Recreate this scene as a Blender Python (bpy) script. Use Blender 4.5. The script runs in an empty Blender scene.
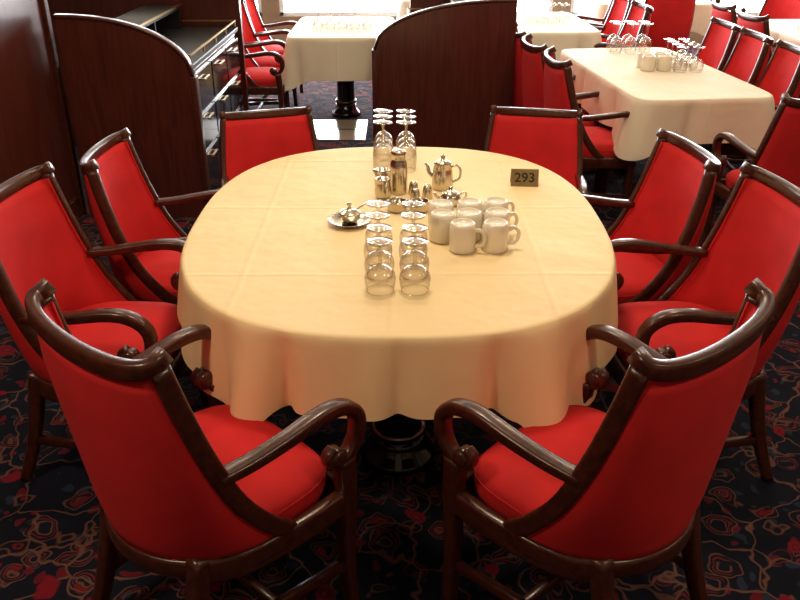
import bpy, bmesh, math, random
from mathutils import Vector, Matrix
random.seed(4)
S=bpy.context.scene
COL=S.collection
try:
    S.view_settings.view_transform='Standard'
    S.view_settings.look='None'
    S.view_settings.exposure=0.0
except Exception: pass

# ------------------------------------------------------------ materials
def mat(name):
    m=bpy.data.materials.new(name); m.use_nodes=True
    nt=m.node_tree; b=nt.nodes['Principled BSDF']
    return m,nt,b
def N(nt,t,**k):
    n=nt.nodes.new(t)
    for a,v in k.items(): setattr(n,a,v)
    return n
def simple(name,col,rough=.5,metal=0,coat=0,noise=0.0,nscale=20,bump=0.0,bscale=200,sheen=0):
    m,nt,b=mat(name)
    b.inputs['Base Color'].default_value=(*col,1)
    b.inputs['Roughness'].default_value=rough
    b.inputs['Metallic'].default_value=metal
    b.inputs['Coat Weight'].default_value=coat
    b.inputs['Sheen Weight'].default_value=sheen
    tc=N(nt,'ShaderNodeTexCoord')
    if noise>0:
        n=N(nt,'ShaderNodeTexNoise'); n.inputs['Scale'].default_value=nscale; n.inputs['Detail'].default_value=4
        nt.links.new(tc.outputs['Object'],n.inputs['Vector'])
        r=N(nt,'ShaderNodeValToRGB')
        r.color_ramp.elements[0].position=.3; r.color_ramp.elements[1].position=.7
        r.color_ramp.elements[0].color=(*[c*(1-noise) for c in col],1)
        r.color_ramp.elements[1].color=(*[min(1,c*(1+noise)) for c in col],1)
        nt.links.new(n.outputs['Fac'],r.inputs['Fac']); nt.links.new(r.outputs['Color'],b.inputs['Base Color'])
    if bump>0:
        n2=N(nt,'ShaderNodeTexNoise'); n2.inputs['Scale'].default_value=bscale
        nt.links.new(tc.outputs['Object'],n2.inputs['Vector'])
        bp=N(nt,'ShaderNodeBump'); bp.inputs['Strength'].default_value=bump; bp.inputs['Distance'].default_value=.002
        nt.links.new(n2.outputs['Fac'],bp.inputs['Height']); nt.links.new(bp.outputs['Normal'],b.inputs['Normal'])
    return m
def wood(name,c1,c2,rough=.25,scale=(14,14,1.2),coat=.3):
    m,nt,b=mat(name)
    tc=N(nt,'ShaderNodeTexCoord'); mp=N(nt,'ShaderNodeMapping'); mp.inputs['Scale'].default_value=scale
    n=N(nt,'ShaderNodeTexNoise'); n.inputs['Scale'].default_value=3; n.inputs['Detail'].default_value=6; n.inputs['Distortion'].default_value=.6
    r=N(nt,'ShaderNodeValToRGB'); r.color_ramp.elements[0].position=.32; r.color_ramp.elements[1].position=.72
    r.color_ramp.elements[0].color=(*c1,1); r.color_ramp.elements[1].color=(*c2,1)
    nt.links.new(tc.outputs['Object'],mp.inputs['Vector']); nt.links.new(mp.outputs['Vector'],n.inputs['Vector'])
    nt.links.new(n.outputs['Fac'],r.inputs['Fac']); nt.links.new(r.outputs['Color'],b.inputs['Base Color'])
    b.inputs['Roughness'].default_value=rough; b.inputs['Coat Weight'].default_value=coat; b.inputs['Coat Roughness'].default_value=.15
    return m
M_frame=wood('chair_mahogany',(.034,.0075,.004),(.088,.021,.010),.30,(20,20,20),.18)
M_panel=wood('mahogany_panel',(.055,.011,.008),(.110,.024,.015),.30)
M_red=simple('red_upholstery',(.58,.009,.012),.85,noise=.10,nscale=9,bump=.25,bscale=500)
M_steel=simple('brushed_steel',(.58,.52,.42),.22,1,noise=.08,nscale=30)
M_chrome=simple('dark_chrome',(.30,.27,.24),.2,1)
M_black=simple('black_lacquer',(.006,.006,.007),.14,coat=.4)
M_blacktop=simple('black_counter',(.010,.010,.011),.45)
M_brass=simple('brass',(.45,.32,.14),.35,1,noise=.1,nscale=60)
M_china=simple('white_china',(.80,.74,.62),.18,coat=.5)
M_ink=simple('dark_ink',(.02,.012,.006),.5)
M_wall=simple('wall_paint',(.30,.20,.13),.7,noise=.05)
M_ceil=simple('ceiling_panel',(.70,.60,.46),.8,noise=.03)
M_frameW=simple('window_frame_paint',(.8,.8,.8),.4)

def cloth_mat(name,col,crease=True):
    m,nt,b=mat(name)
    b.inputs['Roughness'].default_value=.7
    tc=N(nt,'ShaderNodeTexCoord')
    n=N(nt,'ShaderNodeTexNoise'); n.inputs['Scale'].default_value=3
    nt.links.new(tc.outputs['Object'],n.inputs['Vector'])
    r=N(nt,'ShaderNodeValToRGB'); r.color_ramp.elements[0].color=(*[c*.95 for c in col],1); r.color_ramp.elements[1].color=(*col,1)
    nt.links.new(n.outputs['Fac'],r.inputs['Fac']); nt.links.new(r.outputs['Color'],b.inputs['Base Color'])
    dn=N(nt,'ShaderNodeTexNoise'); dn.inputs['Scale'].default_value=2.5; nt.links.new(tc.outputs['Object'],dn.inputs['Vector'])
    sc=N(nt,'ShaderNodeVectorMath',operation='SCALE'); sc.inputs['Scale'].default_value=.03; nt.links.new(dn.outputs['Color'],sc.inputs[0])
    ad=N(nt,'ShaderNodeVectorMath',operation='ADD'); nt.links.new(tc.outputs['Object'],ad.inputs[0]); nt.links.new(sc.outputs[0],ad.inputs[1])
    sep=N(nt,'ShaderNodeSeparateXYZ'); nt.links.new(ad.outputs[0],sep.inputs[0])
    hs=[]
    for ax,off,per in (('X',.22,.44),('Y',.18,.56)):
        a=N(nt,'ShaderNodeMath',operation='ADD'); a.inputs[1].default_value=off+10*per
        mo=N(nt,'ShaderNodeMath',operation='MODULO'); mo.inputs[1].default_value=per
        s=N(nt,'ShaderNodeMath',operation='SUBTRACT'); s.inputs[1].default_value=per/2
        ab=N(nt,'ShaderNodeMath',operation='ABSOLUTE')
        mr=N(nt,'ShaderNodeMapRange',interpolation_type='SMOOTHSTEP'); mr.inputs['From Min'].default_value=0; mr.inputs['From Max'].default_value=.016; mr.inputs['To Min'].default_value=.8; mr.inputs['To Max'].default_value=0
        nt.links.new(sep.outputs[ax],a.inputs[0]); nt.links.new(a.outputs[0],mo.inputs[0]); nt.links.new(mo.outputs[0],s.inputs[0]); nt.links.new(s.outputs[0],ab.inputs[0]); nt.links.new(ab.outputs[0],mr.inputs['Value'])
        hs.append(mr)
    mx=N(nt,'ShaderNodeMath',operation='ADD'); nt.links.new(hs[0].outputs[0],mx.inputs[0]); nt.links.new(hs[1].outputs[0],mx.inputs[1])
    nz=N(nt,'ShaderNodeTexNoise'); nz.inputs['Scale'].default_value=4; nz.inputs['Detail'].default_value=3; nt.links.new(tc.outputs['Object'],nz.inputs['Vector'])
    m2=N(nt,'ShaderNodeMath',operation='MULTIPLY_ADD'); m2.inputs[1].default_value=9.0
    nt.links.new(nz.outputs['Fac'],m2.inputs[0]); nt.links.new(mx.outputs[0],m2.inputs[2])
    bp=N(nt,'ShaderNodeBump'); bp.inputs['Strength'].default_value=.5; bp.inputs['Distance'].default_value=.003
    nt.links.new(m2.outputs[0],bp.inputs['Height']); nt.links.new(bp.outputs['Normal'],b.inputs['Normal'])
    return m
M_cloth=cloth_mat('cream_tablecloth',(.87,.69,.39))
M_cloth2=cloth_mat('ivory_tablecloth',(.80,.72,.57))

def glass_mat():
    m=bpy.data.materials.new('clear_glass'); m.use_nodes=True; nt=m.node_tree; nt.nodes.clear()
    o=N(nt,'ShaderNodeOutputMaterial'); mx=N(nt,'ShaderNodeMixShader')
    lw=N(nt,'ShaderNodeLayerWeight'); lw.inputs['Blend'].default_value=.3
    tint=N(nt,'ShaderNodeMix',data_type='RGBA'); tint.inputs['A'].default_value=(.98,.975,.96,1); tint.inputs['B'].default_value=(.55,.49,.41,1)
    nt.links.new(lw.outputs['Facing'],tint.inputs['Factor'])
    tr=N(nt,'ShaderNodeBsdfTransparent'); nt.links.new(tint.outputs['Result'],tr.inputs['Color'])
    gl=N(nt,'ShaderNodeBsdfGlossy'); gl.inputs['Roughness'].default_value=.05; gl.inputs['Color'].default_value=(1,1,1,1)
    mr=N(nt,'ShaderNodeMapRange'); mr.inputs['To Min'].default_value=.06; mr.inputs['To Max'].default_value=.6
    nt.links.new(lw.outputs['Facing'],mr.inputs['Value']); nt.links.new(mr.outputs[0],mx.inputs[0])
    nt.links.new(tr.outputs[0],mx.inputs[1]); nt.links.new(gl.outputs[0],mx.inputs[2]); nt.links.new(mx.outputs[0],o.inputs[0])
    return m
M_glass=glass_mat()

def carpet_mat():
    m,nt,b=mat('patterned_carpet'); b.inputs['Roughness'].default_value=.95; b.inputs['Specular IOR Level'].default_value=.1
    tc=N(nt,'ShaderNodeTexCoord')
    dn=N(nt,'ShaderNodeTexNoise'); dn.inputs['Scale'].default_value=7; dn.inputs['Detail'].default_value=2
    nt.links.new(tc.outputs['Object'],dn.inputs['Vector'])
    sub=N(nt,'ShaderNodeVectorMath',operation='SUBTRACT'); sub.inputs[1].default_value=(.5,.5,.5)
    nt.links.new(dn.outputs['Color'],sub.inputs[0])
    sc=N(nt,'ShaderNodeVectorMath',operation='SCALE'); sc.inputs['Scale'].default_value=.16
    nt.links.new(sub.outputs[0],sc.inputs[0])
    ad=N(nt,'ShaderNodeVectorMath',operation='ADD'); nt.links.new(tc.outputs['Object'],ad.inputs[0]); nt.links.new(sc.outputs[0],ad.inputs[1])
    def ramp(src,stops):
        r=N(nt,'ShaderNodeValToRGB'); e=r.color_ramp.elements
        e[0].position=stops[0][0]; e[0].color=(stops[0][1],)*3+(1,)
        e[1].position=stops[1][0]; e[1].color=(stops[1][1],)*3+(1,)
        for p,v in stops[2:]:
            q=e.new(p); q.color=(v,v,v,1)
        nt.links.new(src,r.inputs['Fac']); return r.outputs['Color']
    def over(cur,col,mask):
        x=N(nt,'ShaderNodeMix',data_type='RGBA')
        nt.links.new(mask,x.inputs['Factor'])
        if cur is None: x.inputs['A'].default_value=(.008,.009,.017,1)
        else: nt.links.new(cur,x.inputs['A'])
        x.inputs['B'].default_value=(*[c*1.35 for c in col],1)
        return x.outputs['Result']
    def mul(a,b_):
        mm=N(nt,'ShaderNodeMath',operation='MULTIPLY'); nt.links.new(a,mm.inputs[0]); nt.links.new(b_,mm.inputs[1]); return mm.outputs[0]
    cur=None
    v0=N(nt,'ShaderNodeTexVoronoi'); v0.inputs['Scale'].default_value=50; v0.inputs['Randomness'].default_value=.1
    nt.links.new(tc.outputs['Object'],v0.inputs['Vector'])
    n0=N(nt,'ShaderNodeTexNoise'); n0.inputs['Scale'].default_value=1.9; nt.links.new(tc.outputs['Object'],n0.inputs['Vector'])
    cur=over(cur,(.035,.020,.024),mul(ramp(v0.outputs['Distance'],[(.28,1),(.36,0)]),ramp(n0.outputs['Fac'],[(.48,0),(.54,1)])))
    v2=N(nt,'ShaderNodeTexVoronoi'); v2.inputs['Scale'].default_value=15; nt.links.new(ad.outputs[0],v2.inputs['Vector'])
    sx=N(nt,'ShaderNodeSeparateColor'); nt.links.new(v2.outputs['Color'],sx.inputs[0])
    cur=over(cur,(.014,.022,.040),ramp(v2.outputs['Distance'],[(.24,1),(.30,0)]))
    cur=over(cur,(.085,.007,.012),mul(ramp(v2.outputs['Distance'],[(.24,1),(.29,0)]),ramp(sx.outputs[0],[(.55,0),(.57,1)])))
    v4=N(nt,'ShaderNodeTexVoronoi'); v4.inputs['Scale'].default_value=8.5; nt.links.new(ad.outputs[0],v4.inputs['Vector'])
    n4=N(nt,'ShaderNodeTexNoise'); n4.inputs['Scale'].default_value=9; nt.links.new(tc.outputs['Object'],n4.inputs['Vector'])
    rings=ramp(v4.outputs['Distance'],[(.19,0),(.225,1),(.26,0),(.38,0),(.415,1),(.45,0)])
    cur=over(cur,(.105,.045,.032),mul(rings,ramp(n4.outputs['Fac'],[(.40,0),(.46,1)])))
    n5=N(nt,'ShaderNodeTexNoise'); n5.inputs['Scale'].default_value=7; nt.links.new(ad.outputs[0],n5.inputs['Vector'])
    rings2=ramp(v4.outputs['Distance'],[(.28,0),(.315,1),(.345,0)])
    cur=over(cur,(.12,.012,.014),mul(rings2,ramp(n5.outputs['Fac'],[(.38,0),(.44,1)])))
    v1=N(nt,'ShaderNodeTexVoronoi',feature='DISTANCE_TO_EDGE'); v1.inputs['Scale'].default_value=4.2; nt.links.new(ad.outputs[0],v1.inputs['Vector'])
    cur=over(cur,(.095,.045,.035),ramp(v1.outputs['Distance'],[(.008,1),(.020,0)]))
    v3=N(nt,'ShaderNodeTexVoronoi'); v3.inputs['Scale'].default_value=5.8; nt.links.new(ad.outputs[0],v3.inputs['Vector'])
    cur=over(cur,(.13,.007,.014),ramp(v3.outputs['Distance'],[(.19,1),(.23,0)]))
    cur=over(cur,(.015,.008,.02),ramp(v3.outputs['Distance'],[(.09,0),(.11,1),(.13,0)]))
    cur=over(cur,(.14,.06,.045),ramp(v3.outputs['Distance'],[(.035,1),(.05,0)]))
    nt.links.new(cur,b.inputs['Base Color'])
    return m
M_carpet=carpet_mat()

def marble_mat():
    m,nt,b=mat('polished_tile'); b.inputs['Roughness'].default_value=.12
    tc=N(nt,'ShaderNodeTexCoord'); br=N(nt,'ShaderNodeTexBrick'); br.offset=0
    br.inputs['Color1'].default_value=(.42,.32,.22,1); br.inputs['Color2'].default_value=(.36,.27,.18,1); br.inputs['Mortar'].default_value=(.12,.07,.05,1)
    br.inputs['Scale'].default_value=2.5; br.inputs['Brick Width'].default_value=1; br.inputs['Row Height'].default_value=1; br.inputs['Mortar Size'].default_value=.03
    nt.links.new(tc.outputs['Object'],br.inputs['Vector']); nt.links.new(br.outputs['Color'],b.inputs['Base Color'])
    return m
M_tile=marble_mat()
def emis(name,col,st):
    m=bpy.data.materials.new(name); m.use_nodes=True; nt=m.node_tree; b=nt.nodes['Principled BSDF']
    b.inputs['Base Color'].default_value=(*col,1)
    b.inputs['Emission Color'].default_value=(*col,1); b.inputs['Emission Strength'].default_value=st
    return m
M_bulb=emis('lamp_glow',(1,.78,.5),6)

# ------------------------------------------------------------ mesh helpers
def new_mesh(name,bm,m,smooth=True,recalc=True):
    if recalc: bmesh.ops.recalc_face_normals(bm,faces=bm.faces)
    me=bpy.data.meshes.new(name); bm.to_mesh(me); bm.free()
    for x in (m if isinstance(m,(list,tuple)) else [m]): me.materials.append(x)
    if smooth:
        for p in me.polygons: p.use_smooth=True
    return me
def obj(name,me,parent=None,loc=(0,0,0),rot=(0,0,0)):
    o=bpy.data.objects.new(name,me); COL.objects.link(o)
    o.location=loc; o.rotation_euler=rot
    if parent: o.parent=parent
    return o
def empty(name,loc,rz=0):
    e=bpy.data.objects.new(name,None); COL.objects.link(e); e.location=loc; e.rotation_euler=(0,0,rz); e.empty_display_size=.1
    return e
def box(bm,c,s,rot=None,mi=0,bev=0):
    r=bmesh.ops.create_cube(bm,size=1)
    vs=r['verts']
    bmesh.ops.scale(bm,vec=s,verts=vs)
    if rot is not None: bmesh.ops.rotate(bm,cent=(0,0,0),matrix=rot,verts=vs)
    bmesh.ops.translate(bm,vec=c,verts=vs)
    fs=set(f for v in vs for f in v.link_faces)
    for f in fs: f.material_index=mi
    if bev>0:
        es=list(set(e for v in vs for e in v.link_edges))
        bmesh.ops.bevel(bm,geom=es,offset=bev,segments=2,affect='EDGES',profile=.6)
def lathe(bm,prof,seg=32,c=(0,0,0),mi=0,mtx=None):
    rings=[]
    for r,z in prof:
        ring=[]
        if r<1e-5:
            p=Vector((0,0,z)); p=mtx@p if mtx else p
            ring=[bm.verts.new(p+Vector(c))]
        else:
            for i in range(seg):
                a=2*math.pi*i/seg; p=Vector((r*math.cos(a),r*math.sin(a),z)); p=mtx@p if mtx else p
                ring.append(bm.verts.new(p+Vector(c)))
        rings.append(ring)
    for A,B in zip(rings,rings[1:]):
        for i in range(seg):
            j=(i+1)%seg
            if len(A)==1 and len(B)==1: continue
            if len(A)==1: f=bm.faces.new((A[0],B[i],B[j]))
            elif len(B)==1: f=bm.faces.new((A[i],B[0],A[j]))
            else: f=bm.faces.new((A[i],B[i],B[j],A[j]))
            f.material_index=mi
def catmull(pts,n=8):
    P=[Vector(p) for p in pts]; P=[P[0]*2-P[1]]+P+[P[-1]*2-P[-2]]; out=[]
    for i in range(1,len(P)-2):
        for k in range(n):
            t=k/n; a,b,c,d=P[i-1],P[i],P[i+1],P[i+2]
            out.append(.5*((2*b)+(c-a)*t+(2*a-5*b+4*c-d)*t*t+(3*b-a-3*c+d)*t**3))
    out.append(P[-2]); return out
def sweep(bm,pts,sz,ref=(0,0,1),mi=0,k=12,power=3.0,closed=False):
    n=len(pts); rings=[]; ref=Vector(ref)
    for i,p in enumerate(pts):
        if closed: T=(pts[(i+1)%n]-pts[i-1])
        else: T=(pts[min(i+1,n-1)]-pts[max(i-1,0)])
        T.normalize()
        Sd=T.cross(ref)
        if Sd.length<1e-3: Sd=T.cross(Vector((1,0,0)))
        Sd.normalize(); Nn=Sd.cross(T).normalized()
        a,b=sz(i/(n-1)) if callable(sz) else sz
        ring=[]
        for q in range(k):
            th=2*math.pi*(q+.5)/k; c,s=math.cos(th),math.sin(th)
            x=math.copysign(abs(c)**(2/power),c)*a/2; y=math.copysign(abs(s)**(2/power),s)*b/2
            ring.append(bm.verts.new(p+Sd*x+Nn*y))
        rings.append(ring)
    rng=range(n) if closed else range(n-1)
    for i in rng:
        A,B=rings[i],rings[(i+1)%n]
        for q in range(k):
            f=bm.faces.new((A[q],A[(q+1)%k],B[(q+1)%k],B[q])); f.material_index=mi
    if not closed:
        bm.faces.new(rings[0][::-1]).material_index=mi; bm.faces.new(rings[-1]).material_index=mi

# ------------------------------------------------------------ chair
SP=[(.247,.045,.395),(.251,-.015,.455),(.251,-.085,.555),(.244,-.138,.68),(.232,-.176,.81),(.218,-.202,.925)]
SPc=catmull(SP,6)
def stile(s):
    i=s*(len(SPc)-1); j=min(int(i),len(SPc)-2); return SPc[j].lerp(SPc[j+1],i-j)
def backpt(s,u,shrink=0.0,off=0.0):
    p=stile(s); midy=-.222+(-.262+.222)*s
    zmid=.385+(.908-.385)*s
    c=math.cos(u*math.pi/2); sn=math.sin(u*math.pi/2)
    w=c**.9 if c>0 else 0
    x=(p.x-shrink)*sn
    y=p.y+(midy-p.y)*w
    z=p.z+(zmid-p.z)*(1-abs(u)**2.0)
    return Vector((x,y+off,z))
def build_chair_meshes():
    bm=bmesh.new()
    for sg in (1,-1):
        pts=[Vector((sg*p.x,p.y,p.z)) for p in SPc]
        sweep(bm,pts,(.042,.028),ref=(1,0,0),power=4)
        arm=catmull([(sg*.242,-.122,.635),(sg*.252,-.04,.640),(sg*.260,.05,.652),(sg*.262,.14,.663),(sg*.262,.205,.655),(sg*.260,.250,.618),(sg*.258,.256,.565),(sg*.256,.236,.522),(sg*.256,.202,.502),(sg*.256,.172,.510),(sg*.256,.165,.534),(sg*.256,.182,.546)],5)
        sweep(bm,arm,lambda t:(.027+.008*math.sin(min(t*1.3,1)*math.pi),.042 if t<.55 else .042-.012*(t-.55)/.45),ref=(1,0,0),power=4)
        mtx=Matrix.Rotation(math.pi/2,3,'Y')
        lathe(bm,[(0,-.022),(.016,-.022),(.023,-.017),(.023,.017),(.016,.022),(0,.022)],20,(sg*.256,.188,.522),mtx=mtx)
        leg=catmull([(sg*.252,.215,.505),(sg*.250,.222,.42),(sg*.246,.224,.32),(sg*.244,.224,.18),(sg*.248,.230,.0)],6)
        sweep(bm,leg,lambda t:(.050-.016*t,.050-.016*t),ref=(1,0,0),power=5)
        leg=catmull([(sg*.180,-.155,.41),(sg*.182,-.18,.28),(sg*.190,-.215,.14),(sg*.200,-.265,.0)],6)
        sweep(bm,leg,lambda t:(.046-.012*t,.046-.012*t),ref=(1,0,0),power=5)
        rail=catmull([(sg*.248,.23,.370),(sg*.250,.09,.372),(sg*.226,-.08,.372),(sg*.165,-.17,.372)],6)
        sweep(bm,rail,(.034,.068),ref=(0,0,1),power=6)
        st=[Vector((sg*.246,.225,.16)),Vector((sg*.192,-.205,.16))]
        sweep(bm,st,(.022,.03),power=5)
    sweep(bm,[Vector((-.22,.01,.16)),Vector((.22,.01,.16))],(.022,.03),power=5)
    sweep(bm,catmull([(-.248,.235,.370),(0,.25,.370),(.248,.235,.370)],6),(.032,.068),power=6)
    pts=[backpt(0,u/12)+Vector((0,-.002,-.010)) for u in range(-12,13)]
    sweep(bm,pts,(.034,.050),power=5)
    pts=[backpt(1,u/14)+Vector((0,-.004,.010)) for u in range(-14,15)]
    e=pts[-1]; pts=[Vector((-e.x+.001,e.y+.024,e.z+.014))]+pts+[Vector((e.x-.001,e.y+.024,e.z+.014))]
    sweep(bm,pts,lambda t:(.030,.044-.008*abs(2*t-1)),power=4)
    frame=new_mesh('armchair_frame',bm,M_frame)
    bm=bmesh.new(); R,C=16,28; g={}
    for side in (0,1):
        for i in range(R+1):
            for j in range(C+1):
                s=.015+.965*i/R; u=-0.97+1.94*j/C
                p=backpt(s,u,shrink=.004)
                d=Vector((-p.x*.9,.22,0)); d.normalize()
                edge=min(i,R-i,3)/3*min(j,C-j,3)/3
                off=(.014+.016*edge) if side else -(.010+.008*edge)
                g[side,i,j]=bm.verts.new(p+d*off)
    for side in (0,1):
        for i in range(R):
            for j in range(C):
                bm.faces.new((g[side,i,j],g[side,i,j+1],g[side,i+1,j+1],g[side,i+1,j]))
    for j in range(C):
        for i in (0,R): bm.faces.new((g[0,i,j],g[0,i,j+1],g[1,i,j+1],g[1,i,j]))
    for i in range(R):
        for j in (0,C): bm.faces.new((g[0,i,j],g[0,i+1,j],g[1,i+1,j],g[1,i,j]))
    for sg in (1,-1):
        for side in (0,1):
            col=[g[side,i,C if sg>0 else 0].co.copy() for i in range(R+1)]
            sweep(bm,col,(.009,.009),ref=(1,0,0),k=6,power=2)
    back=new_mesh('armchair_back',bm,M_red)
    bm=bmesh.new()
    def outline(k,sc):
        a=2*math.pi*k/48; c,s=math.cos(a),math.sin(a)
        n=4.5 if s>0 else 2.3
        x=math.copysign(abs(c)**(2/n),c)*.231*sc; y=math.copysign(abs(s)**(2/n),s)*(.235 if s>0 else .20)*sc
        y+=.005
        return x,y
    prof=[(0,.492),(.3,.490),(.6,.485),(.82,.475),(.94,.462),(.99,.446),(1.0,.43),(.99,.40),(.95,.37)]
    rings=[]
    for sc,z in prof:
        if sc==0: rings.append([bm.verts.new((0,.005,z))])
        else: rings.append([bm.verts.new((*outline(k,sc),z)) for k in range(48)])
    for A,B in zip(rings,rings[1:]):
        for k in range(48):
            j=(k+1)%48
            if len(A)==1: bm.faces.new((A[0],B[k],B[j]))
            else: bm.faces.new((A[k],B[k],B[j],A[j]))
    bm.faces.new(rings[-1])
    sweep(bm,[Vector((*outline(k,.985),.437)) for k in range(48)],(.010,.010),k=6,power=2,closed=True)
    seat=new_mesh('armchair_seat',bm,M_red)
    return frame,back,seat
CF,CB,CS=build_chair_meshes()
def chair(x,y,deg,sc=1.0):
    e=empty('dining_armchair',(x,y,0),-math.radians(deg)); e.scale=(sc,sc,sc)
    obj('wood_frame',CF,e); obj('upholstered_back',CB,e); obj('seat_cushion',CS,e)
    return e
for c in [(-.480,1.595,42,1.03),(.480,1.595,-42,1.03),
          (-.97,2.32,93,1.0),(-.88,2.91,88,.96),(-.56,3.51,163,.90),
          (.95,2.32,-93,1.0),(.86,2.88,-96,.96),(.59,3.53,-168,.90)]:
    chair(*c)
for c in [(1.10,4.72,88),(1.04,5.22,86),(1.0,5.72,90),
          (2.14,4.98,-85),(2.12,5.48,-88),(2.10,5.98,-90),(1.93,3.90,-8),
          (-1.16,6.60,88),(-1.18,7.15,92),(-1.18,7.7,90),
          (.78,7.15,90),(.82,7.75,90),(1.78,7.0,-90),(1.78,7.55,-92),(1.9,8.1,-90),
          (2.9,6.5,88),(2.9,7.1,92),(2.95,5.4,85),(3.95,6.6,-90),(3.6,8.2,-120),(4.1,7.5,-90),(2.5,8.1,0)]:
    chair(*c,.97)

# ------------------------------------------------------------ tables
def interp(tab,a):
    for (a0,v0),(a1,v1) in zip(tab,tab[1:]):
        if a0<=a<=a1:
            t=(a-a0)/(a1-a0); t=t*t*(3-2*t); return v0+(v1-v0)*t
    return tab[-1][1]
def cloth_mesh(name,hx,hy,ze,n,dropf,ripf,m,K=360):
    bm=bmesh.new()
    E=[];Nn=[];An=[]
    for k in range(K):
        a=2*math.pi*k/K; c,s=math.cos(a),math.sin(a)
        E.append(Vector((math.copysign(abs(c)**(2/n),c)*hx,math.copysign(abs(s)**(2/n),s)*hy,0)))
    L=[0]
    for k in range(K): L.append(L[-1]+(E[(k+1)%K]-E[k]).length)
    tot=L[-1]; U=[];j=0
    for k in range(K):
        d=tot*k/K
        while L[j+1]<d: j+=1
        U.append(E[j].lerp(E[(j+1)%K],(d-L[j])/max(1e-9,L[j+1]-L[j])))
    E=U
    for k in range(K):
        T=(E[(k+1)%K]-E[k-1]).normalized(); Nn.append(Vector((T.y,-T.x,0)))
        An.append(math.degrees(math.atan2(E[k].x,-E[k].y)))
    rings=[[bm.verts.new((0,0,ze))]]
    for f in [.15,.3,.45,.6,.72,.82,.9,.95,.98]:
        rings.append([bm.verts.new((E[k].x*f,E[k].y*f,ze)) for k in range(K)])
    rings.append([bm.verts.new(E[k]-Nn[k]*.006+Vector((0,0,ze-.0005))) for k in range(K)])
    rings.append([bm.verts.new(E[k]-Nn[k]*.0012+Vector((0,0,ze-.004))) for k in range(K)])
    steps=18
    for q in range(1,steps+1):
        f=q/steps; ring=[]
        for k in range(K):
            D=dropf(An[k]); d=.006+f*(D-.006)
            r=ripf(An[k],tot*k/K)
            g=(d/.25)
            out=.002+.05*d+r*g**.9
            ring.append(bm.verts.new(E[k]+Nn[k]*out+Vector((0,0,ze-d))))
        rings.append(ring)
    for A,B in zip(rings,rings[1:]):
        for k in range(K):
            j=(k+1)%K
            if len(A)==1: bm.faces.new((A[0],B[k],B[j]))
            else: bm.faces.new((A[k],B[k],B[j],A[j]))
    return new_mesh(name,bm,m)
def pedestal_mesh():
    bm=bmesh.new()
    lathe(bm,[(0,.0),(.125,.0),(.130,.012),(.122,.03),(.104,.05),(.092,.08),(.088,.11),(0,.11)],40,mi=0)
    lathe(bm,[(.082,.108),(.094,.112),(.096,.122),(.092,.134),(.080,.138)],40,mi=1)
    lathe(bm,[(.080,.13),(.076,.16),(.074,.3),(.074,.69),(.0,.69)],40,mi=0)
    lathe(bm,[(.072,.66),(.17,.68),(.17,.70),(0,.70)],40,mi=0)
    return new_mesh('pedestal',bm,[M_black,M_chrome])
PED=pedestal_mesh()
TC=(-.006,2.63)
tb=empty('dining_table',(TC[0],TC[1],0))
droptab=[(-180,.20),(-100,.17),(-70,.18),(-50,.225),(-36,.26),(-27,.325),(-21,.24),(-15,.225),(0,.225),(15,.220),(20,.255),(26,.38),(36,.30),(50,.235),(70,.19),(100,.17),(180,.20)]
FOLDS=[(-70,.020,4),(-56,.024,3.5),(-42,.022,3),(-32,.03,2.6),(-20,.085,2.2),(-8,.014,2.4),(0,.042,2.0),(9,.014,2.4),(17,.055,2.2),(33,.038,2.6),(44,.022,3),(56,.022,3.5),(70,.02,4)]
def rip_main(a,l):
    w=1.0 if abs(a)<75 else max(.3,1-(abs(a)-75)/25)
    r=.006*math.sin(l*22+.6+1.2*math.sin(l*5))
    for c,d,s in FOLDS: r-=d*math.exp(-abs((a-c)/s)**1.7)*.8
    r+=.040*math.exp(-((a+27)/3.4)**2)+.055*math.exp(-((a-25)/4.0)**2)
    return r*w+.030
HN=2.6
cm=cloth_mesh('tablecloth',.695,.857,.745,HN,lambda a:interp(droptab,a),rip_main,M_cloth,K=620)
obj('tablecloth',cm,tb)
bm=bmesh.new()
rg=[]
for z in (.705,.742):
    ring=[]
    for k in range(96):
        a=2*math.pi*k/96; c,s=math.cos(a),math.sin(a)
        ring.append(bm.verts.new((math.copysign(abs(c)**(2/HN),c)*.655,math.copysign(abs(s)**(2/HN),s)*.815,z)))
    rg.append(ring)
for k in range(96): bm.faces.new((rg[0][k],rg[0][(k+1)%96],rg[1][(k+1)%96],rg[1][k]))
bm.faces.new(rg[0]);bm.faces.new(rg[1])
obj('table_top',new_mesh('table_top',bm,M_frame,False),tb)
obj('pedestal_1',PED,tb,(0.0,-.36,0)); obj('pedestal_2',PED,tb,(0,.42,0))

def bg_table(x,y,hx,hy,deg,base,corner,seed):
    t=empty('banquet_table',(x,y,0),math.radians(deg))
    ca=math.degrees(math.atan2(hx,hy))
    def df(a):
        d=min(abs(abs(a)-ca),abs(abs(a)-(180-ca))); return base+corner*math.exp(-(d/8)**2)
    def rp(a,l):
        r=.006*math.sin(l*15+seed)+.016
        r-=.04*math.exp(-abs(math.sin(l*5.3+seed)/.22)**1.6)
        return r+.03*math.exp(-(min(abs(abs(a)-ca),abs(abs(a)-(180-ca)))/6)**2)
    me=cloth_mesh('banquet_cloth',hx,hy,.74,11,df,rp,M_cloth2,K=320)
    obj('tablecloth',me,t)
    bm=bmesh.new(); box(bm,(0,0,.72),(2*hx-.10,2*hy-.10,.03)); obj('table_top',new_mesh('tt',bm,M_frame,False),t)
    if hy>.7:
        obj('pedestal_1',PED,t,(0,-hy*.5,0)); obj('pedestal_2',PED,t,(0,hy*.5,0))
    else: obj('pedestal_1',PED,t)
    return t
bg_table(1.61,5.22,.405,.81,6,.24,.09,1)
bg_table(-.47,7.07,.42,.60,0,.32,.08,2)
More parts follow.
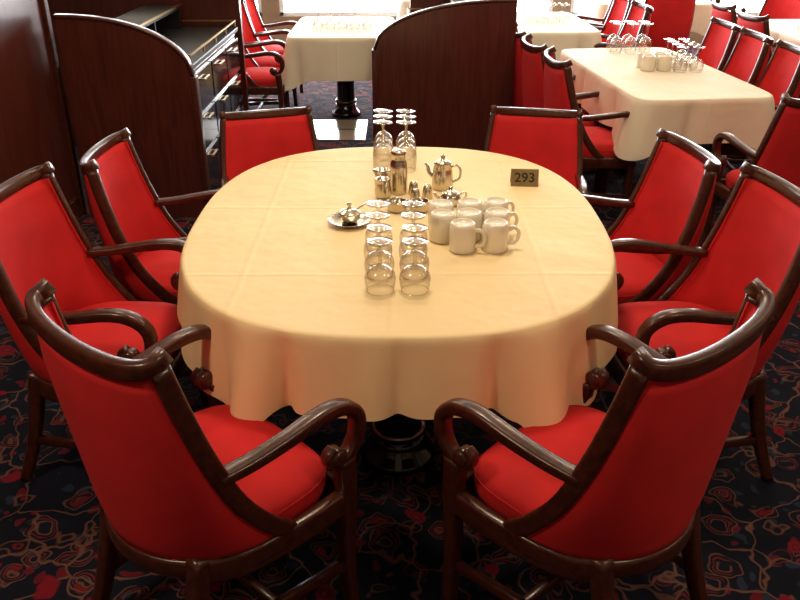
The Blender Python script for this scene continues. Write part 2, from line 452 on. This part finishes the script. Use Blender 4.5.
bg_table(1.25,7.35,.36,.62,2,.26,.08,3)
bg_table(3.45,6.8,.42,.70,0,.26,.08,4)
bg_table(2.6,9.0,.6,.45,0,.26,.08,5)
bg_table(.6,9.3,.6,.45,0,.26,.08,6)

# ------------------------------------------------------------ glassware (turned upside down)
def glass_mesh(h,rb,rf,stem=.44):
    bm=bmesh.new()
    hs=h*stem; hb=h-hs
    P=[(0,0),(rf*.5,.001),(rf,.002),(rf,.005),(rf*.4,.009),(.008,.015),(.0048,.024),(.0045,hs-.010),(.007,hs-.001),
       (rb*.45,hs+hb*.05),(rb*.75,hs+hb*.16),(rb*.95,hs+hb*.34),(rb,hs+hb*.52),(rb*.96,hs+hb*.75),(rb*.86,h)]
    P=[(r,h-z) for r,z in P]
    lathe(bm,P,32)
    sweep(bm,[Vector((rb*.86*math.cos(t*math.pi/16),rb*.86*math.sin(t*math.pi/16),.001)) for t in range(32)],(.0022,.0022),k=6,power=2,closed=True)
    return new_mesh('wine_glass',bm,M_glass)
G1=glass_mesh(.152,.044,.036,.48)
G2=glass_mesh(.200,.043,.038,.44)
Z=.7455
for i in range(4):
    for j,x in enumerate((-.054,.044)):
        obj('wine_glass',G1,None,(x+random.uniform(-.003,.003)-.005*i*(1-j)-.004*j*(i>1),2.045+i*.100,Z))
for i in range(3):
    for x in (-.068,.026):
        obj('water_goblet',G2,None,(x+random.uniform(-.002,.002),3.14+i*.090,Z))

# ------------------------------------------------------------ mugs (upside down)
def mug_mesh():
    bm=bmesh.new()
    P=[(0,.086),(.030,.086),(.031,.090),(.034,.092),(.037,.089),(.041,.080),(.0425,.06),(.0425,.004),(.041,.0),(.0385,.002),(.0385,.075),(.03,.082),(0,.082)]
    lathe(bm,P,36)
    h=catmull([(.040,0,.072),(.060,0,.072),(.072,0,.058),(.072,0,.038),(.060,0,.022),(.040,0,.020)],5)
    sweep(bm,h,(.012,.008),ref=(0,1,0),k=8,power=2.5)
    return new_mesh('mug',bm,M_china)
MUG=mug_mesh()
for (x,y,r) in [(.195,2.335,-25),(.297,2.340,0),(.136,2.42,60),(.135,2.515,60),(.221,2.430,45),(.312,2.437,22),(.230,2.528,50),(.318,2.535,30)]:
    obj('coffee_mug',MUG,None,(x,y,Z),(0,0,math.radians(r)))

# ------------------------------------------------------------ metal tableware
def steel_obj(name,build,loc,rz=0):
    bm=bmesh.new(); build(bm); return obj(name,new_mesh(name,bm,M_steel),None,loc,(0,0,math.radians(rz)))
def b_thermos(bm):
    lathe(bm,[(0,0),(.031,0),(.033,.004),(.033,.10),(.030,.118),(.024,.128),(.024,.134),(.027,.138),(.027,.158),(.022,.164),(0,.165)],28)
def b_pot(bm):
    lathe(bm,[(0,0),(.036,0),(.040,.006),(.041,.03),(.036,.075),(.031,.095),(.033,.098),(.030,.104),(.012,.112),(.006,.116),(.009,.124),(.006,.130),(0,.131)],28)
    sweep(bm,catmull([(-.036,0,.045),(-.052,0,.06),(-.058,0,.082),(-.068,0,.094)],5),lambda t:(.020-.010*t,.018-.008*t),ref=(0,1,0),k=10,power=2)
    sweep(bm,catmull([(.033,0,.088),(.055,0,.094),(.068,0,.075),(.064,0,.045),(.04,0,.03)],5),(.009,.007),ref=(0,1,0),k=8,power=2)
def b_creamer(bm):
    lathe(bm,[(0,0),(.026,0),(.030,.01),(.031,.03),(.026,.055),(.024,.066),(.027,.072),(.024,.072),(.021,.06),(0,.058)],24)
    sweep(bm,catmull([(-.024,0,.062),(-.042,0,.064),(-.048,0,.045),(-.030,0,.02)],5),(.008,.006),ref=(0,1,0),k=8,power=2)
    sweep(bm,[Vector((.02,0,.058)),Vector((.036,0,.074))],lambda t:(.022-.012*t,.012-.006*t),ref=(0,1,0),k=8,power=2)
def b_teapot(bm):
    lathe(bm,[(0,0),(.028,0),(.036,.012),(.038,.028),(.030,.044),(.022,.05),(.010,.056),(.005,.060),(.008,.067),(0,.071)],24)
    sweep(bm,catmull([(.034,0,.024),(.050,0,.034),(.060,0,.050)],5),lambda t:(.014-.006*t,.012-.005*t),ref=(0,1,0),k=8,power=2)
    sweep(bm,catmull([(-.033,0,.036),(-.052,0,.044),(-.058,0,.028),(-.036,0,.014)],5),(.007,.006),ref=(0,1,0),k=8,power=2)
def b_dish(bm):
    lathe(bm,[(0,.004),(.045,.004),(.066,.010),(.074,.016),(.075,.018),(.064,.013),(.045,.0),(0,.0)],36)
    lathe(bm,[(.0,.006),(.024,.006),(.034,.018),(.038,.036),(.040,.040),(.036,.042),(.022,.050),(.008,.054),(.005,.060),(.009,.068),(.005,.074),(0,.075)],28)
    sweep(bm,[Vector((.020,0,.046)),Vector((.055,.012,.062)),Vector((.062,.014,.064))],(.008,.004),k=8,power=2)
def b_shaker(bm):
    lathe(bm,[(0,0),(.018,0),(.020,.004),(.017,.03),(.015,.042),(.012,.050),(0,.053)],20)
def b_sugar(bm):
    lathe(bm,[(0,0),(.030,0),(.034,.008),(.034,.034),(.037,.037),(.033,.039),(.030,.036),(.030,.008),(0,.006)],28)
steel_obj('vacuum_flask',b_thermos,(-.005,2.87,Z))
steel_obj('coffee_pot',b_pot,(.160,2.92,Z),-15)
steel_obj('cream_jug',b_creamer,(-.062,2.82,Z),110)
steel_obj('cream_jug',b_creamer,(-.066,2.93,Z),200)
steel_obj('tea_pot',b_teapot,(.180,2.74,Z),190)
steel_obj('lidded_sugar_dish',b_dish,(-.170,2.56,Z),10)
steel_obj('sugar_bowl',b_sugar,(-.01,2.68,Z))
steel_obj('sugar_bowl',b_sugar,(.068,2.68,Z))
steel_obj('salt_shaker',b_shaker,(.055,2.77,Z))
steel_obj('pepper_shaker',b_shaker,(.050,2.85,Z))
steel_obj('salt_shaker',b_shaker,(.10,2.81,Z))
sg=empty('table_number_sign',(.475,2.955,Z),math.radians(-4))
bm=bmesh.new()
tilt=math.radians(22)
box(bm,(0,-.0,.030),(.105,.003,.066),Matrix.Rotation(-tilt,3,'X'),bev=.0008)
box(bm,(0,.026,.030),(.105,.003,.066),Matrix.Rotation(tilt,3,'X'),bev=.0008)
obj('brass_plate',new_mesh('brass_plate',bm,M_brass,False),sg)
cu=bpy.data.curves.new('digits','FONT'); cu.body='293'; cu.size=.050; cu.align_x='CENTER'; cu.align_y='CENTER'; cu.extrude=.0006; cu.offset=.0006
cu.materials.append(M_ink)
t=obj('digits',cu,sg,(0,-.0025,.030),(math.pi/2-tilt,0,0)); t.scale=(1.05,1,1)

def rim_items(cx,cy,items,z=.741):
    for kind,dx,dy in items:
        me={'g':G1,'G':G2,'m':MUG}[kind]; nm={'g':'wine_glass','G':'water_goblet','m':'coffee_mug'}[kind]
        obj(nm,me,None,(cx+dx,cy+dy,z))
rim_items(1.6,5.3,[('m',-.04+.1*i,-.10+.1*j) for i in range(2) for j in range(2)]+[('g',.15+.10*i,-.14+.1*j) for i in range(2) for j in range(4)]+[('G',-.10+.1*i,.50+.1*j) for i in range(3) for j in range(2)])
rim_items(-.47,6.9,[('g',-.2+.1*i,.1*j) for i in range(5) for j in range(2)])
rim_items(1.25,7.25,[('g',-.15+.1*i,.1*j) for i in range(4) for j in range(2)])
rim_items(3.4,6.7,[('g',-.15+.1*i,.1*j) for i in range(4) for j in range(2)])

# ------------------------------------------------------------ partitions and service stations
def partition(name,x0,x1,y,zlow,zhigh,high_left,th=.05):
    bm=bmesh.new(); n=28; top=[]
    for i in range(n+1):
        t=i/n
        q=t if high_left else 1-t
        z=zlow+(zhigh-zlow)*math.sqrt(max(0,1-q**2.2))
        top.append((x0+(x1-x0)*t,z))
    fr=[bm.verts.new((x,-th/2,z)) for x,z in top]; bk=[bm.verts.new((x,th/2,z)) for x,z in top]
    f0=[bm.verts.new((x,-th/2,0)) for x,z in top]; b0=[bm.verts.new((x,th/2,0)) for x,z in top]
    for i in range(n):
        bm.faces.new((f0[i],f0[i+1],fr[i+1],fr[i])); bm.faces.new((b0[i],b0[i+1],bk[i+1],bk[i]))
        bm.faces.new((fr[i],fr[i+1],bk[i+1],bk[i]))
    bm.faces.new((f0[0],fr[0],bk[0],b0[0])); bm.faces.new((f0[-1],fr[-1],bk[-1],b0[-1]))
    e=empty(name,(0,y,0))
    obj('panel',new_mesh('panel',bm,M_panel,False),e)
    bm=bmesh.new()
    pts=[Vector((x,0,z+.008)) for x,z in top]
    sweep(bm,pts,(th+.012,.022),ref=(0,0,1),power=4)
    ex=x1 if high_left else x0
    box(bm,(ex,0,zlow/2),(.035,th+.016,zlow+.02),bev=.004)
    obj('edge_trim',new_mesh('edge_trim',bm,M_frame),e)
partition('curved_partition',-1.86,-1.15,4.58,.82,1.14,True)
partition('curved_partition',-.17,.76,5.55,.80,1.11,False)

def station(name,x0,x1,y0,y1,face):
    e=empty(name,((x0+x1)/2,(y0+y1)/2,0)); w=x1-x0; d=y1-y0
    bm=bmesh.new()
    box(bm,(0,0,.44),(w,d,.80),bev=.006); box(bm,(0,0,.02),(w-.08,d-.08,.04))
    obj('cabinet_body',new_mesh('cabinet_body',bm,M_black,False),e)
    bm=bmesh.new()
    box(bm,(0,0,.865),(w+.03,d+.02,.03),bev=.006)
    box(bm,(-face*w*.28,0,1.02),(w*.42,d*.96,.02),bev=.004)
    for k in (-.45,0,.45): box(bm,(-face*w*.28,d*k,.95),(w*.40,.02,.14))
    obj('counter_top',new_mesh('counter_top',bm,M_blacktop,False),e)
    bm=bmesh.new()
    n=3
    for i in range(n):
        yy=-d/2+d*(i+.5)/n
        for z0,h in ((.70,.22),(.46,.20),(.22,.22)):
            box(bm,(face*(w/2+.006),yy,z0),(.014,d/n-.03,h),bev=.003)
    obj('drawer_fronts',new_mesh('drawer_fronts',bm,M_black,False),e)
    bm=bmesh.new()
    for i in range(n):
        yy=-d/2+d*(i+.5)/n
        for z0 in (.76,.53,.30):
            box(bm,(face*(w/2+.03),yy,z0),(.012,.14,.012),bev=.003)
            box(bm,(face*(w/2+.02),yy-.05,z0),(.02,.008,.008)); box(bm,(face*(w/2+.02),yy+.05,z0),(.02,.008,.008))
    z=.895
    for sx in (-1,1): box(bm,(sx*(w/2),0,z+.03),(.010,d,.010))
    for sy in (-1,1): box(bm,(0,sy*(d/2-.01),z+.03),(w,.010,.010))
    for sx in (-1,1):
        for k in range(5): box(bm,(sx*w/2,-d/2+.02+k*(d-.04)/4,z+.01),(.01,.01,.04))
    box(bm,(-face*w*.28,-d*.48,1.035),(w*.42,.01,.012)); box(bm,(-face*w*.07,0,1.035),(.01,d*.96,.012))
    obj('brass_rails',new_mesh('brass_rails',bm,M_brass,False),e)
station('service_station',-1.82,-1.18,4.66,6.05,1)
station('service_station',.06,.62,5.66,6.7,-1)

# ------------------------------------------------------------ room shell
X0,X1,Y0,Y1,ZC=-5.2,5.6,-2.2,10.6,2.75
def slab(name,c,s,m,bev=0):
    bm=bmesh.new(); box(bm,(0,0,0),s,bev=bev); return obj(name,new_mesh(name,bm,m,False),None,c)
slab('floor',((X0+X1)/2,(Y0+Y1)/2,-.05),(X1-X0,Y1-Y0,.10),M_carpet)
slab('floor_tile_walkway',(-.65,6.55,.002),(.75,.62,.006),M_tile)
slab('ceiling',((X0+X1)/2,(Y0+Y1)/2,ZC+.05),(X1-X0,Y1-Y0,.10),M_ceil)
slab('wall_right',(X1+.05,(Y0+Y1)/2,ZC/2),(.1,Y1-Y0+.2,ZC),M_wall)
slab('wall_left',(X0-.05,(Y0+Y1)/2,ZC/2),(.1,Y1-Y0+.2,ZC),M_wall)
slab('wall_front',((X0+X1)/2,Y0-.05,ZC/2),(X1-X0,.1,ZC),M_wall)
slab('wall_partition',(-1.99,2.2,ZC/2),(.10,4.84,ZC),M_panel)
slab('trim_1',(-1.985,4.63,ZC/2),(.14,.05,ZC),M_frame,bev=.006)
slab('baseboard_left',(-1.93,2.2,.06),(.02,4.8,.12),M_frame)
slab('wall_divider_left',(-1.85,6.14,.65),(1.4,.05,1.3),M_panel)
slab('wall_divider_right',(.44,6.78,.60),(.72,.05,1.2),M_panel)
zs,zt=.36,2.35
e=empty('wall_back',(0,Y1,0))
bm=bmesh.new(); box(bm,((X0+X1)/2,0,zs/2),(X1-X0,.12,zs)); box(bm,((X0+X1)/2,0,(zt+ZC)/2),(X1-X0,.12,ZC-zt))
nw=6; w=(X1-X0)/nw
for i in range(nw+1): box(bm,(X0+i*w,0,(zs+zt)/2),(.22,.12,zt-zs))
obj('wall_panels',new_mesh('wall_panels',bm,M_wall,False),e)
for i in range(nw):
    cx=X0+(i+.5)*w; ww=w-.22; we=empty('window_%d'%(i+1),(cx,Y1,(zs+zt)/2)); hh=zt-zs
    bm=bmesh.new()
    for sx in (-1,1): box(bm,(sx*(ww/2-.025),0,0),(.05,.08,hh),bev=.004)
    for sz in (-1,1): box(bm,(0,0,sz*(hh/2-.025)),(ww,.08,.05),bev=.004)
    obj('window_frame',new_mesh('window_frame',bm,M_frameW,False),we)
    L=bpy.data.lights.new('portal','AREA'); L.shape='RECTANGLE'; L.size=ww; L.size_y=hh
    try: L.cycles.is_portal=True
    except Exception: pass
    lo=bpy.data.objects.new('window_daylight',L); COL.objects.link(lo); lo.parent=we; lo.location=(0,.1,0); lo.rotation_euler=(math.radians(-90),0,0)
W=bpy.data.worlds.new('sky'); S.world=W; W.use_nodes=True
W.node_tree.nodes['Background'].inputs[0].default_value=(.90,.95,1,1); W.node_tree.nodes['Background'].inputs[1].default_value=22

bm=bmesh.new(); lathe(bm,[(.20,0),(.235,0),(.235,-.03),(.20,-.02)],32); RING=new_mesh('lamp_ring',bm,M_brass)
bm=bmesh.new(); lathe(bm,[(0,-.004),(.2,-.004),(.2,0)],32); DISC=new_mesh('lamp_disc',bm,M_bulb)
for (x,y,pw) in [(-1.55,.7,24),(1.5,.5,13),(0,2.7,22),(-1.2,3.9,8),(1.3,4.1,12),(-.6,6.2,8),(1.6,6.4,12),(3.4,4.5,10),(3.4,1.5,8)]:
    e=empty('ceiling_light',(x,y,ZC)); obj('trim_ring',RING,e); obj('diffuser',DISC,e)
    L=bpy.data.lights.new('lamp','AREA'); L.shape='DISK'; L.size=.36; L.energy=pw; L.color=(1,.80,.55)
    lo=bpy.data.objects.new('lamp',L); COL.objects.link(lo); lo.parent=e; lo.location=(0,0,-.03)

cam=bpy.data.cameras.new('camera'); co=bpy.data.objects.new('camera',cam); COL.objects.link(co)
cam.sensor_width=36; cam.lens=808/800*36; cam.clip_start=.05
co.location=(0,0,1.75); co.rotation_euler=(math.radians(90-26.85),0,0)
S.camera=co
